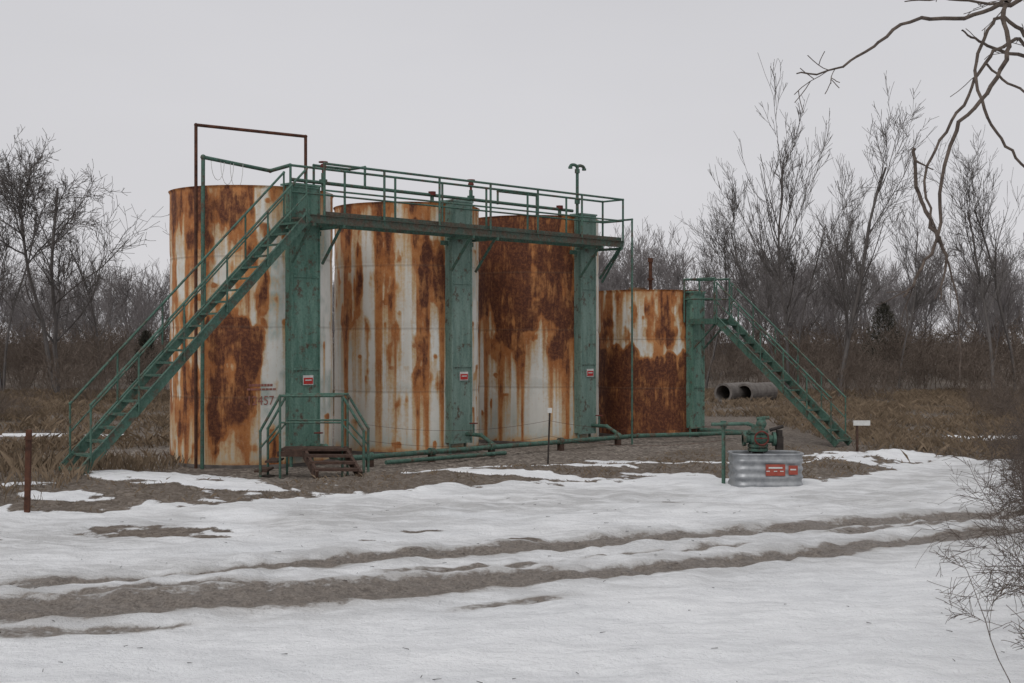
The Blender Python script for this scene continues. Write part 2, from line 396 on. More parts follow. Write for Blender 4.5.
def panel(o,C,R,Ht,mat,wd,redsign=True,zs=1.8):
    b=Bld(); a=R-.10; e=R+.22; mid=(a+e)/2; hw=wd/2
    L=lambda s,oo,z: u*s+n_*oo+Z*z
    b.box(L(0,mid,Ht/2+.14),u*hw,n_*(e-a)/2,Z*(Ht/2-.12),mat)
    for s in(-1,1): b.box(L(s*(hw+.012),e-.03,Ht/2+.14),u*.02,n_*.045,Z*(Ht/2-.10),mat)
    for z in (.27,Ht*.35,Ht*.68,Ht+.0): b.box(L(0,e+.012,z),u*(hw-.012),n_*.012,Z*.022,mat)
    b.box(L(0,mid,Ht+.045),u*(hw+.05),n_*((e-a)/2+.04),Z*.02,mat)
    for s in(-1,1): b.tube(L(s*hw*.8,mid+.02,0),L(s*hw*.8,mid+.02,.3),.035,mat)
    for z in [k*.45+.4 for k in range(int(Ht/.45))]:
        for s in(-1,1): b.ball(L(s*(hw-.04),e,z),.014,mat,6)
    p=b.obj('green_downcomer_panel'); p.parent=o
    if redsign:
        g=Bld(); g.box(L(.04,e+.03,zs),u*.13,n_*.004,Z*.10,M_white); g.box(L(.04,e+.037,zs-.015),u*.115,n_*.003,Z*.065,M_red)
        g.box(L(.04,e+.043,zs+.0),u*.08,n_*.002,Z*.012,M_white)
        q=g.obj('warning_sign'); q.parent=o
panel(T[0],C1,TR,TH,M_panel1,.66); panel(T[1],C1,TR,TH,M_panel2,.58); panel(T[2],C1,TR,TH,M_panel2,.52)
panel(t4,C4,T4R,T4H-.1,M_panel1,.46,False)
cu=bpy.data.curves.new('n','FONT');cu.body='12457';cu.size=.30
to=bpy.data.objects.new('n',cu);COL.objects.link(to)
bpy.context.view_layer.update()
tm=bpy.data.meshes.new_from_object(to.evaluated_get(bpy.context.evaluated_depsgraph_get()));bpy.data.objects.remove(to)
c=Vector((-C1.x,-C1.y,0)).normalized();rg=Vector((-c.y,c.x,0))
for v in tm.vertices:
    a=(v.co.x*.75-.12)/TR; z=v.co.y*.9+1.30; v.co=(c*math.cos(a)+rg*math.sin(a))*(TR+.018)+Z*z
tm.materials.clear();tm.materials.append(M_redtxt)
o=bpy.data.objects.new('stencilled_number',tm);COL.objects.link(o);o.parent=T[0]
bb_=Bld()
for (a0,a1,z0,z1) in((-.06,.28,1.60,1.64),(-.04,.24,1.68,1.73)):
    for k in range(8):
        aa=a0+(a1-a0)*k/8;ab=a0+(a1-a0)*(k+.85)/8
        q=[(c*math.cos(t)+rg*math.sin(t))*(TR+.019)+Z*z for t,z in((aa,z0),(ab,z0),(ab,z1),(aa,z1))]
        bb_.add(q,[(0,1,2,3)],M_redtxt)
q=bb_.obj('stencilled_bar');q.parent=T[0]

# ------------------------------------------------------------ catwalk
ZF=5.12
def railing(b,p0,p1,hgt_,mat,step=1.5,r=.026,mid=(.5,)):
    p0=Vector(p0);p1=Vector(p1);L=(p1-p0).length;n=max(1,round(L/step))
    for i in range(n+1):
        p=p0.lerp(p1,i/n); b.tube(p-Z*.08,p+Z*hgt_,r,mat,n=8)
    b.tube(p0+Z*hgt_,p1+Z*hgt_,r*1.05,mat,n=8)
    for p in(p0,p1): b.ball(p+Z*hgt_,r*1.3,mat)
    for m in mid: b.tube(p0+Z*hgt_*m,p1+Z*hgt_*m,r*.8,mat,n=8)
cw=Bld()
s0,s1,o0,o1=-.45,9.25,2.06,2.74
for oo in(o0,o1):
    cw.beam(P(s0,oo,ZF-.06),P(s1,oo,ZF-.06),.035,.15,M_greenr if oo==o1 else M_green)
    cw.beam(P(s0,oo+(.02 if oo==o1 else -.02),ZF+.022),P(s1,oo+(.02 if oo==o1 else -.02),ZF+.022),.07,.012,M_greenr)
s=s0+.02
while s<s1:
    cw.beam(P(s,o0+.02,ZF-.012),P(s,o1-.02,ZF-.012),.03,.03,M_greenr); s+=.12
for oo in(2.2,2.4,2.6): cw.beam(P(s0,oo,ZF-.045),P(s1,oo,ZF-.045),.012,.03,M_greenr)
railing(cw,P(s0+.35,o1,ZF),P(s1,o1,ZF),1.08,M_green,1.45)
railing(cw,P(s0,o0,ZF),P(s1,o0,ZF),1.08,M_green,1.45)
for z in(1.08,.54): cw.tube(P(s1,o0,ZF+z),P(s1,o1,ZF+z),.024,M_green)
for i in range(3):
    for ds in(-.38,.38):
        s=SP*i+ds
        cw.beam(P(s,2.02,ZF-.9),P(s,o1-.03,ZF-.12),.045,.045,M_green,up=u)
        cw.beam(P(s,1.9,ZF-.165),P(s,o1+.04,ZF-.165),.05,.06,M_green)
    cw.beam(P(SP*i-.5,1.80,ZF-.25),P(SP*i+.5,1.80,ZF-.25),.05,.1,M_green)
cw.beam(P(s1-.03,o0,ZF-1.0),P(s1-.03,o1,ZF-.1),.04,.04,M_green,up=u)
cw.beam(P(s0+.35,o1-.05,ZF+.07),P(s1,o1-.05,ZF+.07),.008,.10,M_greenr)
cw.obj('catwalk',loc=P(0,2.4,ZF))

# ------------------------------------------------------------ stairs
def stair(name,top,bot,side,hw,mat,rail=1.0):
    b=Bld();top=Vector(top);bot=Vector(bot);side=Vector(side)
    hd=Vector((bot.x-top.x,bot.y-top.y,0)).normalized()
    for sg in(-1,1):
        a=top+side*sg*hw;c=bot+side*sg*hw
        b.beam(a,c,.03,.17,mat); 
        b.beam(a+Z*.13+side*sg*.02,c+Z*.13+side*sg*.02,.05,.015,mat)
        n=5
        for i in range(n+1):
            p=a.lerp(c,.02+.94*i/n);b.tube(p-Z*.05+side*sg*.03,p+side*sg*.03+Z*rail,.020,mat,n=8)
        pa=a.lerp(c,.02)+side*sg*.03;pc=a.lerp(c,.96)+side*sg*.03
        b.tube(pa+Z*rail,pc+Z*rail,.025,mat,n=8);b.tube(pa+Z*rail*.5,pc+Z*rail*.5,.018,mat,n=8)
        b.ball(pc+Z*rail,.03,mat);b.ball(pa+Z*rail,.03,mat)
    n=int((top.z-bot.z)/.225)
    for i in range(n):
        p=top.lerp(bot,(i+.6)/n)
        b.box(p,side*(hw-.017),hd*.10,Z*.010,mat)
        b.box(p+hd*.098-Z*.020,side*(hw-.018),hd*.005,Z*.010,mat)
    b.box(bot-Z*.10,side*(hw+.1),hd*.2,Z*.03,M_conc)
    return b.obj(name,loc=bot)
stair('metal_staircase',P(-.48,2.4,ZF),P(-5.35,2.4,.28),n_,.36,M_green,1.02)
zf4=3.2
stair('metal_staircase',Q(0,2.5,zf4),Q(0,6.15,.06),u,.31,M_green,1.02)
pl=Bld()
for ss in(-.34,.34):
    pl.beam(Q(ss,1.66,zf4-.06),Q(ss,2.52,zf4-.06),.035,.14,M_green)
    railing(pl,Q(ss,1.5,zf4),Q(ss,2.5,zf4),1.08,M_green,.9)
    pl.beam(Q(ss*.7,1.72,zf4-.8),Q(ss*.7,2.45,zf4-.13),.04,.04,M_green,up=u)
s=1.80
while s<2.5: pl.beam(Q(-.33,s,zf4),Q(.33,s,zf4),.03,.025,M_green); s+=.08
for z in(1.08,.54): pl.tube(Q(-.34,1.5,zf4+z),Q(.34,1.5,zf4+z),.024,M_green)
pl.obj('stair_landing',loc=Q(0,2,zf4))

# ------------------------------------------------------------ piping
b=Bld()
b.pipe([(-6.42,26.0,.0),(-6.42,26.0,7.0),(-4.45,27.6,7.02),(-4.45,27.6,5.8)],.034,M_rust)
b.obj('load_line_pipe',loc=(-6.42,26,0))
b=Bld()
b.pipe([(-6.27,25.9,.0),(-6.25,25.9,6.33),(-5.1,27.0,6.2),tuple(P(-.45,2.06,ZF+1.08))],.04,M_green)
b.ball((-6.25,25.9,6.33),.06,M_green)
for k in range(3):
    x=-6.0+k*.16;y=26.1+k*.15;pr=None
    for j in range(9):
        t=math.pi*j/8; q=(x+.11*math.cos(t),y+.1*math.cos(t),6.27-.38*math.sin(t)*(1+.2*k))
        if pr: b.tube(pr,q,.006,M_white,n=5,cap=False)
        pr=q
b.obj('vent_line_pipe',loc=(-6.27,25.9,0))
b=Bld()
b.pipe([(3.03,32.3,0),(3.03,32.3,5.68),(2.45,33.3,5.72),tuple(P(9.2,1.3,5.75))],.026,M_green); b.obj('drain_pipe',loc=(3.03,32.3,0))
b=Bld()
b.pipe([P(.35,2.35,.22),P(.35,2.95,.22),P(9.6,2.95,.20),Q(.1,3.3,.2),Q(.1,1.7,.2)],.055,M_green,12)
b.pipe([P(1.0,3.35,.12),P(4.5,3.3,.10)],.045,M_green,12)
for s in(.9,4.4,8.8,2.6,6.7):
    b.tube(P(s-.06,2.95,.22),P(s+.06,2.95,.22),.09,M_green,n=14)
    b.beam(P(s,2.95,-.03),P(s,2.95,.15),.12,.12,M_wood,up=u)
for i in(0,1,2):
    s=SP*i+.15
    b.pipe([P(s,TR,.45),P(s,2.45,.45),P(s,2.95,.22)],.045,M_green)
    b.tube(P(s,2.2,.45),P(s,2.2,.70),.025,M_green);b.torus(P(s,2.2,.71),Z,.09,.012,M_redvalve)
b.obj('ground_pipeline',loc=P(.35,2.95,0))
b=Bld()
b.pipe([P(.2,1.15,6.05),P(9.1,1.15,6.02)],.04,M_green)
for i in range(3):
    for ds,hh in((-.5,.0),(.75,.16)):
        s=SP*i+.3+ds
        if s<.2 or s>9.1: continue
        b.tube(P(s,1.15,5.75),P(s,1.15,6.1+hh),.045,M_green)
        b.tube(P(s,1.15,6.03),P(s,1.15,6.12),.09,M_redvalve if ds<0 else M_green,n=12)
        if ds>0:
            b.tube(P(s,1.15,6.1),P(s,1.15,6.42),.03,M_redvalve);b.ball(P(s,1.15,6.40),.075,M_redvalve);b.torus(P(s,1.15,6.5),Z,.09,.014,M_redvalve)
b.pipe([P(1.2,.6,5.8),P(1.2,.6,6.5),P(2.2,.6,6.5),P(2.2,1.15,6.5),P(2.2,1.15,6.05)],.028,M_green)
b.pipe([P(6.6,.9,6.02),P(6.6,.9,6.35),P(8.0,.9,6.35),P(8.0,.9,5.8)],.028,M_green)
b.obj('header_piping',loc=P(4,1.15,6))
b=Bld()
b.tube(P(8.45,1.9,5.3),P(8.45,1.9,7.02),.04,M_green);b.tube(P(8.45,1.9,6.88),P(8.45,1.9,6.98),.065,M_green)
b.tube(P(8.45,1.9,6.1),P(8.45,1.9,6.2),.07,M_green)
for sg in(-1,1):
    pr=P(8.45,1.9,7.02)
    for j in range(1,7):
        t=math.pi*j/6; q=P(8.45+sg*.13*(1-math.cos(t)),1.9,7.02+.06*math.sin(t)); b.tube(pr,q,.04,M_green,n=8); pr=q
    b.tube(pr,pr-Z*.05,.055,M_green)
b.obj('vent_pipe',loc=P(8.45,1.9,5.3))
b=Bld();b.tube((3.85,35.6,3.9),(3.85,35.6,4.9),.05,M_rust);b.tube((3.85,35.6,4.8),(3.85,35.6,4.92),.075,M_rust)
b.tube((3.85,35.6,4.3),(3.85,35.6,4.36),.09,M_rust)
b.obj('vent_pipe',loc=(3.85,35.6,4))

# ------------------------------------------------------------ crossover stile
def gz(x,y): return float(hgt(np.array([x]),np.array([y]))[0])
b=Bld()
zp=.55
for yy in(24.0,24.75):
    pts=[(-4.72,yy,.0),(-4.72,yy,.92),(-4.35,yy,1.58),(-3.18,yy,1.58),(-2.78,yy,.92),(-2.78,yy,.0)]
    b.pipe(pts,.026,M_green,8)
    for x in(-4.35,-3.18): b.tube((x,yy,0),(x,yy,1.58),.024,M_green)
    b.tube((-4.35,yy,1.08),(-3.18,yy,1.08),.018,M_green)
    b.tube((-4.72,yy,.6),(-4.35,yy,1.05),.018,M_green);b.tube((-2.78,yy,.6),(-3.18,yy,1.05),.018,M_green)
    b.beam((-4.4,yy-.0,zp-.06),(-3.1,yy,zp-.06),.04,.10,M_wood)
for k in range(6): b.box((-3.77,24.07+k*.122,zp+.01),(.6,0,0),(0,.05,0),(0,0,.018),M_wood)
for k,(x,z) in enumerate(((-4.52,.34),(-4.72,.16))): b.box((x,24.37,z),(.12,0,0),(0,.36,0),(0,0,.018),M_wood)
zb=gz(-3.1,22.9)
for x in(-3.9,-3.12): b.beam((x,23.93,zp+.0),(x+.42,22.85,zb+.03),.05,.2,M_wood)
for k in range(4):
    t=(k+.35)/4; b.box((-3.51+.42*t,23.93-1.08*t,zp+.08+(zb-zp)*t),(.42,0,0),(0,.13,0),(0,0,.022),M_wood)
b.obj('crossover_stile',loc=(-3.8,24.3,0))

# ------------------------------------------------------------ fence
b=Bld();z=gz(-7.2,19)
b.beam((-7.2,19,z-.1),(-7.17,19,z+1.22),.075,.06,M_rust,up=(0,1,0)); b.box((-7.17,18.97,z+1.1),(.05,0,0),(0,.012,0),(0,0,.03),M_rust)
b.obj('fence_post',loc=(-7.2,19,z))
b=Bld();z=gz(.72,25.1)
b.beam((.70,25.1,z-.1),(.74,25.1,1.2),.035,.035,M_dark,up=(0,1,0));b.box((.74,25.07,1.25),(.045,0,0),(0,.006,0),(0,0,.05),M_white)
b.obj('fence_post',loc=(.72,25.1,z))
b=Bld()
wp=[(-2.78,24.0),(.72,25.1),(4.15,24.3)]
for zz in(.75,1.05):
    for (ax,ay),(cx,cy) in zip(wp[:-1],wp[1:]):
        pr=None
        for j in range(13):
            t=j/12;q=(ax+(cx-ax)*t,ay+(cy-ay)*t,zz-.16*4*t*(1-t))
            if pr:b.tube(pr,q,.004,M_rust,n=4,cap=False)
            pr=q
b.obj('wire_fence',loc=(-2.78,24,0))

# ------------------------------------------------------------ stock tank and wellhead
sx,sy=4.5,22.75; sz=gz(sx,sy)
b=Bld()
def stadium(rx,ry,r,n=10):
    pts=[]
    for cx,cy,a0 in((rx-r,ry-r,0),(-rx+r,ry-r,90),(-rx+r,-ry+r,180),(rx-r,-ry+r,270)):
        for k in range(n+1):
            a=math.radians(a0+90*k/n); pts.append((cx+r*math.cos(a),cy+r*math.sin(a)))
    return pts
prof=[(0,0.0)]
for k in range(1,40):
    z=.56*k/40; prof.append((.012*math.sin(z/.56*math.pi*2*4) if z<.48 else 0,z))
prof+=[(.0,.56),(.022,.565),(.024,.59),(-.008,.595),(-.012,.56),(-.015,.05)]
vs=[];nn=0
for dr,z in prof:
    pts=stadium(.62+dr,.38+dr,.22); nn=len(pts)
    vs+=[(sx+x,sy+y,sz-.03+z) for x,y in pts]
fs=[(j*nn+i,j*nn+(i+1)%nn,(j+1)*nn+(i+1)%nn,(j+1)*nn+i) for j in range(len(prof)-1) for i in range(nn)]
fs.append(tuple((len(prof)-1)*nn+i for i in range(nn)))
b.add(vs,fs,M_galv,True)
yf=sy-.40
b.box((sx+.10,yf,sz+.28),(.17,0,0),(0,.004,0),(0,0,.10),M_ored)
for dx in(-.04,.09,.2): b.box((sx+dx+.01,yf-.007,sz+.26),(.03,0,0),(0,.002,0),(0,0,.008),M_white)
b.box((sx+.10,yf-.007,sz+.32),(.12,0,0),(0,.002,0),(0,0,.014),M_white)
b.box((sx+.41,yf,sz+.28),(.08,0,0),(0,.004,0),(0,0,.08),M_ored)
b.box((sx+.41,yf-.006,sz+.29),(.05,0,0),(0,.002,0),(0,0,.012),M_white)
b.obj('galvanized_stock_tank',loc=(sx,sy,sz))
b=Bld();wx,wy=sx-.12,sy+.05
b.tube((wx,wy,sz),(wx,wy,sz+.60),.10,M_dark,n=14)
for z in(.58,.65,.90): b.tube((wx,wy,sz+z),(wx,wy,sz+z+.05),.18,M_green,n=18)
for k in range(8):
    a=math.pi*k/4; b.tube((wx+.145*math.cos(a),wy+.145*math.sin(a),sz+.55),(wx+.145*math.cos(a),wy+.145*math.sin(a),sz+.74),.014,M_dark,n=6)
b.tube((wx,wy,sz+.62),(wx,wy,sz+1.02),.115,M_green,n=14);b.ball((wx,wy,sz+.79),.17,M_green,12)
b.tube((wx-.27,wy,sz+.79),(wx+.32,wy,sz+.79),.075,M_green,n=12)
for x in(-.27,.26): b.tube((wx+x,wy,sz+.79),(wx+x+.05,wy,sz+.79),.13,M_green,n=14)
b.tube((wx+.05,wy,sz+1.0),(wx+.08,wy,sz+1.18),.06,M_green);b.ball((wx+.06,wy,sz+1.06),.10,M_green)
b.tube((wx-.02,wy,sz+1.15),(wx+.20,wy,sz+1.17),.03,M_green)
b.box((wx+.38,wy,sz+.72),(.06,0,0),(0,.08,0),(0,0,.12),M_dark);b.tube((wx+.38,wy,sz+.84),(wx+.38,wy,sz+.95),.06,M_dark)
b.tube((wx+.2,wy-.05,sz+.95),(wx+.44,wy-.05,sz+1.02),.03,M_dark)
b.torus((wx+.02,wy-.25,sz+.82),(0,1,0),.12,.016,M_redvalve);b.tube((wx+.02,wy-.25,sz+.82),(wx+.02,wy,sz+.82),.02,M_dark)
b.beam((wx-.09,wy-.25,sz+.82),(wx+.13,wy-.25,sz+.82),.015,.015,M_redvalve)
b.pipe([(wx,wy,sz+1.0),(wx-.18,wy+.02,sz+1.06),(wx-.80,wy+.2,sz+1.04)],.032,M_green)
b.pipe([(wx-.58,wy+.2,sz-.05),(wx-.58,wy+.2,sz+1.04)],.036,M_green)
b.tube((wx-.58,wy+.2,sz+.98),(wx-.58,wy+.2,sz+1.10),.058,M_green)
b.obj('wellhead',loc=(wx,wy,sz))
b=Bld();mx,my=8.35,30.6;mz=gz(mx,my)
b.beam((mx-.1,my,mz-.1),(mx-.1,my,mz+.72),.05,.05,M_wood,up=(0,1,0));b.box((mx,my-.04,mz+.66),(.20,0,0),(0,.012,0),(0,0,.06),M_white)
b.obj('marker_sign',loc=(mx,my,mz))
e=empty('concrete_culvert_pipes',(9.6,54,0))
for i,(x,yy,z,R0) in enumerate(((8.9,54,.42,.42),(9.85,54.3,.40,.42),(10.2,56,.36,.33))):
    b=Bld();n=24;R1=R0*.78
    L=2.4; d=Vector((.75,1,0)).normalized();a=Vector((d.y,-d.x,0))
    vs=[]
    for (r,t) in((R1,L),(R1,0),(R0,0),(R0,L)):
        for k in range(n):
            q=2*math.pi*k/n; p=Vector((x,yy,z))+d*t+(a*math.cos(q)+Z*math.sin(q))*r; vs.append(p)
    b.add(vs,[(j*n+k,j*n+(k+1)%n,((j+1)%4)*n+(k+1)%n,((j+1)%4)*n+k) for j in range(4) for k in range(n)],M_conc)
    b.obj('culvert_pipe_%d'%(i+1),parent=e)

# ------------------------------------------------------------ trees
def seg_mesh(name,segs,mat,k=3):
    A=np.array([[*p,*q,r0,r1] for p,q,r0,r1 in segs],float)
    p=A[:,:3];q=A[:,3:6];r0=A[:,6:7];r1=A[:,7:8]
    d=q-p;L=np.linalg.norm(d,axis=1,keepdims=True)+1e-9;d/=L
    ref=np.where(np.abs(d[:,2:3])>.9,np.array([[1.,0,0]]),np.array([[0,0,1.]]))
    a=np.cross(d,ref);a/=np.linalg.norm(a,axis=1,keepdims=True);b=np.cross(d,a)
    q=q+d*r1*.5
    V=[]
    for c,r in((p,r0),(q,r1)):
        for i in range(k):
            t=2*math.pi*i/k;V.append(c+(a*math.cos(t)+b*math.sin(t))*r)
    V=np.stack(V,1);n=len(A);base=(np.arange(n)*2*k)[:,None]
    F=np.concatenate([base+np.array([[i,(i+1)%k,k+(i+1)%k,k+i]]) for i in range(k)],0)
    return npmesh(name,V.reshape(-1,3),F,mat,k>3)
def rdir(rs): 
    v=rs.randn(3);return v/np.linalg.norm(v)
def grow(segs,rs,p,d,L,r,lev,maxlev,up,kids,minr,wob,ang=(.45,.95),first=2):
    ns=[8,5,4,3,2][min(lev,4)]
    for i in range(ns):
        d=d+rdir(rs)*wob+np.array([0,0,up]);d/=np.linalg.norm(d)
        r2=max(minr,r*(1-.75/ns*1.0))
        q=p+d*L/ns
        segs.append((p,q,r,r2))
        if lev<maxlev and (i>=first or lev>0):
            for k in range(rs.poisson(kids[lev])):
                t=rs.rand();ax=rdir(rs);s=np.cross(d,ax);s/=np.linalg.norm(s)
                an=rs.uniform(*ang);nd=d*math.cos(an)+s*math.sin(an)
                pp=p+(q-p)*t
                grow(segs,rs,pp,nd,L*rs.uniform(.38,.62)*(1-.5*i/ns if lev==0 else 1),max(minr,r2*rs.uniform(.42,.68)),lev+1,maxlev,up,kids,minr,wob,ang,first)
        p=q;r=r2
    return
def tree_mesh(name,seed,h,mat,minr=.012,kids=(2.0,1.2,1.0,.8),stems=1,maxlev=4,up=.10,wob=.13,ang=(.35,.8),tr=.0115):
    rs=np.random.RandomState(seed);segs=[]
    for s in range(stems):
        d=np.array([rs.uniform(-.3,.3),rs.uniform(-.3,.3),1.]) if stems>1 else np.array([rs.uniform(-.1,.1),rs.uniform(-.1,.1),1.])
        grow(segs,rs,np.array([rs.uniform(-.1,.1)*stems,0,-.1]),d/np.linalg.norm(d),h,h*tr/(stems**.3),0,maxlev,up,kids if stems==1 else (kids[0]/stems**.7,)+tuple(kids[1:]),minr,wob,ang)
    return seg_mesh(name,segs,mat)
near=[tree_mesh('bare_tree',s,9.5,M_barkm,.008,stems=st) for s,st in((11,1),(12,2),(13,1),(14,3),(15,1))]
near.append(tree_mesh('bare_tree',16,9.5,M_barkm,.009,kids=(2.6,1.8,1.3,.9),stems=2,up=.05,wob=.2,ang=(.5,1.0),tr=.017))
near.append(tree_mesh('bare_tree',17,9.5,M_barkm,.008,kids=(2.0,1.2,1.0,.8),up=.14,ang=(.3,.6),tr=.009))
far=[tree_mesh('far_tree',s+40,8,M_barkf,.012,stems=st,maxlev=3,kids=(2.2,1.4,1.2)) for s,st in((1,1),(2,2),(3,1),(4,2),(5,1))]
bush=[tree_mesh('brush',s+80,2.2,M_twig,.006,stems=8,maxlev=2,kids=(4.2,1.2),up=.02,wob=.22,ang=(.4,.9)) for s in range(4)]
prom=[(-21.3,60,10.0,5),(-25.0,63,9.8,1),(-17.0,68,7.4,2),(-23.6,74,8.4,4),(12.9,60,10.8,6),(15.4,60,11.0,0),(14.2,66,9.0,3),(17.2,66,8.4,6),(22.6,60,9.2,2),(24.4,62,9.4,0),
      (10.2,68,8.0,2),(-28,64,8.8,3),(-26.6,58,7.4,6),(18.8,74,8.0,2),(20.6,68,8.6,6)]
rs=np.random.RandomState(5)
for x,y,h,k in prom:
    o=link('bare_tree',near[k],(x,y,-.05));s=h/9.5;o.scale=(s,s,s);o.rotation_euler=(0,0,rs.uniform(0,6.28))
e=empty('distant_trees',(0,90,0))
def inst(me,x,y,z,s,sz,par):
    o=bpy.data.objects.new(me.name,me);COL.objects.link(o);o.parent=par
    o.location=(x-par.location.x,y-par.location.y,z);o.scale=(s,s,sz);o.rotation_euler=(0,0,rs.uniform(0,6.28))
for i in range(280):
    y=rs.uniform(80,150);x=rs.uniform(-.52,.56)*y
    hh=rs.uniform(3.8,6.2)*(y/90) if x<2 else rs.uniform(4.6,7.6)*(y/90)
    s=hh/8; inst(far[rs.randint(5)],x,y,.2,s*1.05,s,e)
e=empty('thicket',(0,50,0))
for i in range(430):
    y=rs.uniform(52,100);x=rs.uniform(-.50,.50)*y
    if -.06*y<x<.12*y and y<90 and rs.rand()<.8: continue
    if 6<x<13.5 and y<59: continue
    s=rs.uniform(.6,1.35)*(y/66);inst(bush[rs.randint(4)],x,y,-.05,s*1.3,s,e)
for i in range(34):
    y=rs.uniform(38,50);x=rs.uniform(.36,.45)*y if rs.rand()<.5 else rs.uniform(-.45,-.36)*y
    s=rs.uniform(.3,.6);inst(bush[rs.randint(4)],x,y,-.05,s*1.2,s,e)
for i in range(5):
    y=rs.uniform(27,34);x=rs.uniform(.385,.44)*y
    s=rs.uniform(.25,.4);inst(bush[rs.randint(4)],x,y,-.05,s*1.1,s,e)
def cedar(seed,h,r):
    rs=np.random.RandomState(seed);n=2600
    t=rs.rand(n)**.8;ang=rs.rand(n)*6.283
    env=r*(1-t)**.6*(.45+.9*vn(ang*2,t*9,seed)+.0);rad=env*np.sqrt(rs.uniform(.1,1,n))
    c=np.stack([rad*np.cos(ang),rad*np.sin(ang),.15+t*h],1)
    d=np.stack([np.cos(ang)*.5,np.sin(ang)*.5,rs.uniform(.2,1,n)],1)+rs.randn(n,3)*.4
    s=rs.uniform(.08,.25,(n,1));w=rs.randn(n,3)*.022
    V=np.stack([c-w,c+w,c+d*s],1).reshape(-1,3)
    return npmesh('cedar_tree',V,np.arange(3*n).reshape(-1,3),M_cedar)
for i,(x,y,h,r) in enumerate(((21.5,74,4.6,2.0),(-20.6,72,3.0,1.1))):
    link('cedar_tree',cedar(200+i,h,r),(x,y,0))

# ------------------------------------------------------------ dead grass
def grass(name,n,xr,yr,hr,wr,mat,accept,seed,lean=.5):
    rs=np.random.RandomState(seed)
    x=rs.uniform(*xr,n);y=rs.uniform(*yr,n)
    keep=accept(x,y,rs);x=x[keep];y=y[keep];n=len(x)
    z=hgt(x,y);clump=.35+1.2*fbm(x*.8,y*.8,seed)
    h=rs.uniform(*hr,n)*clump;w=rs.uniform(*wr,n);a=rs.rand(n)*6.283
    lx=rs.randn(n)*lean*h;ly=rs.randn(n)*lean*h
    V=np.stack([np.stack([x-np.cos(a)*w,y-np.sin(a)*w,z-.01],1),np.stack([x+np.cos(a)*w,y+np.sin(a)*w,z-.01],1),
                np.stack([x+lx*.35+np.cos(a)*w*.7,y+ly*.35+np.sin(a)*w*.7,z+h*.6],1),np.stack([x+lx,y+ly,z+h],1)],1)
    me=npmesh(name,V.reshape(-1,3),np.arange(4*n).reshape(-1,4),mat)
    link(name,me)
def acc_near(x,y,rs): 
    return (snow_mask(x,y)<.3)&(y>np.interp(x,bx,by)-.3)&(pad_mask(x,y)<.35)&(rs.rand(len(x))<.06+.35*sst(.42,.66,fbm(x*1.7,y*1.7,77)))
grass('dead_grass',130000,(-12,12),(18,31),(.02,.08),(.0025,.005),M_grass,acc_near,1,.8)
def acc_far(x,y,rs):
    return (pad_mask(x,y)<.2)&(np.abs(x)<y*.47)&(snow_mask(x,y)<.4)&((x<-6.5)|(x>8.2)|(y>44))&(rs.rand(len(x))<sst(.3,.6,fbm(x*.5,y*.5,78)))
grass('dead_grass_field',200000,(-30,30),(27,66),(.08,.30),(.005,.011),M_grass,acc_far,2,.6)
def acc_l(x,y,rs): return (x<-7.4+ (y-19)*0.1)&(snow_mask(x,y)<.6)&(rs.rand(len(x))<.45)
grass('tall_weeds',6000,(-11,-6.5),(19.5,27),(.12,.40),(.003,.005),M_grass,acc_l,3,.35)

# ------------------------------------------------------------ right foreground shrubs
def shrub(seed,h,stems,lev=3,minr=.0020):
    rs=np.random.RandomState(seed);segs=[]
    for s in range(stems):
        a=rs.rand()*6.283;o=rs.uniform(.2,1.0);d=np.array([math.cos(a)*o,math.sin(a)*o,1.]);d/=np.linalg.norm(d)
        grow(segs,rs,np.array([rs.randn()*.35,rs.randn()*.35,-.05]),d,h*rs.uniform(.6,1.1),.0055,0,lev,-.02,(.9,1.0,.7),minr,.2)
    return seg_mesh('bare_shrub',segs,M_barkv,4)
for i,(x,y,h,st) in enumerate(((4.45,9.4,1.2,12),(5.2,11.3,1.6,14),(5.9,13.2,1.7,16),(6.7,14.8,1.7,15),(7.7,17.2,1.8,16),(8.8,19.6,1.8,15),(4.5,8.4,1.5,12),(9.5,22.5,1.6,13),(5.0,10.2,1.5,10),(7.2,16.0,1.3,12),(10.9,26,1.6,12))):
    link('bare_shrub',shrub(300+i,h,st),(x,y,gz(x,y)))
rs2=np.random.RandomState(9);sg=[]
for i in range(160):
    x=rs2.uniform(-6,7);y=rs2.uniform(9,21);z=gz(x,y);a=rs2.rand()*6.28;l=rs2.uniform(.02,.08)
    sg.append(((x,y,z+.01),(x+l*math.cos(a),y+l*math.sin(a),z+.015),.004,.002))
link('fallen_twigs',seg_mesh('fallen_twigs',sg,M_dark))

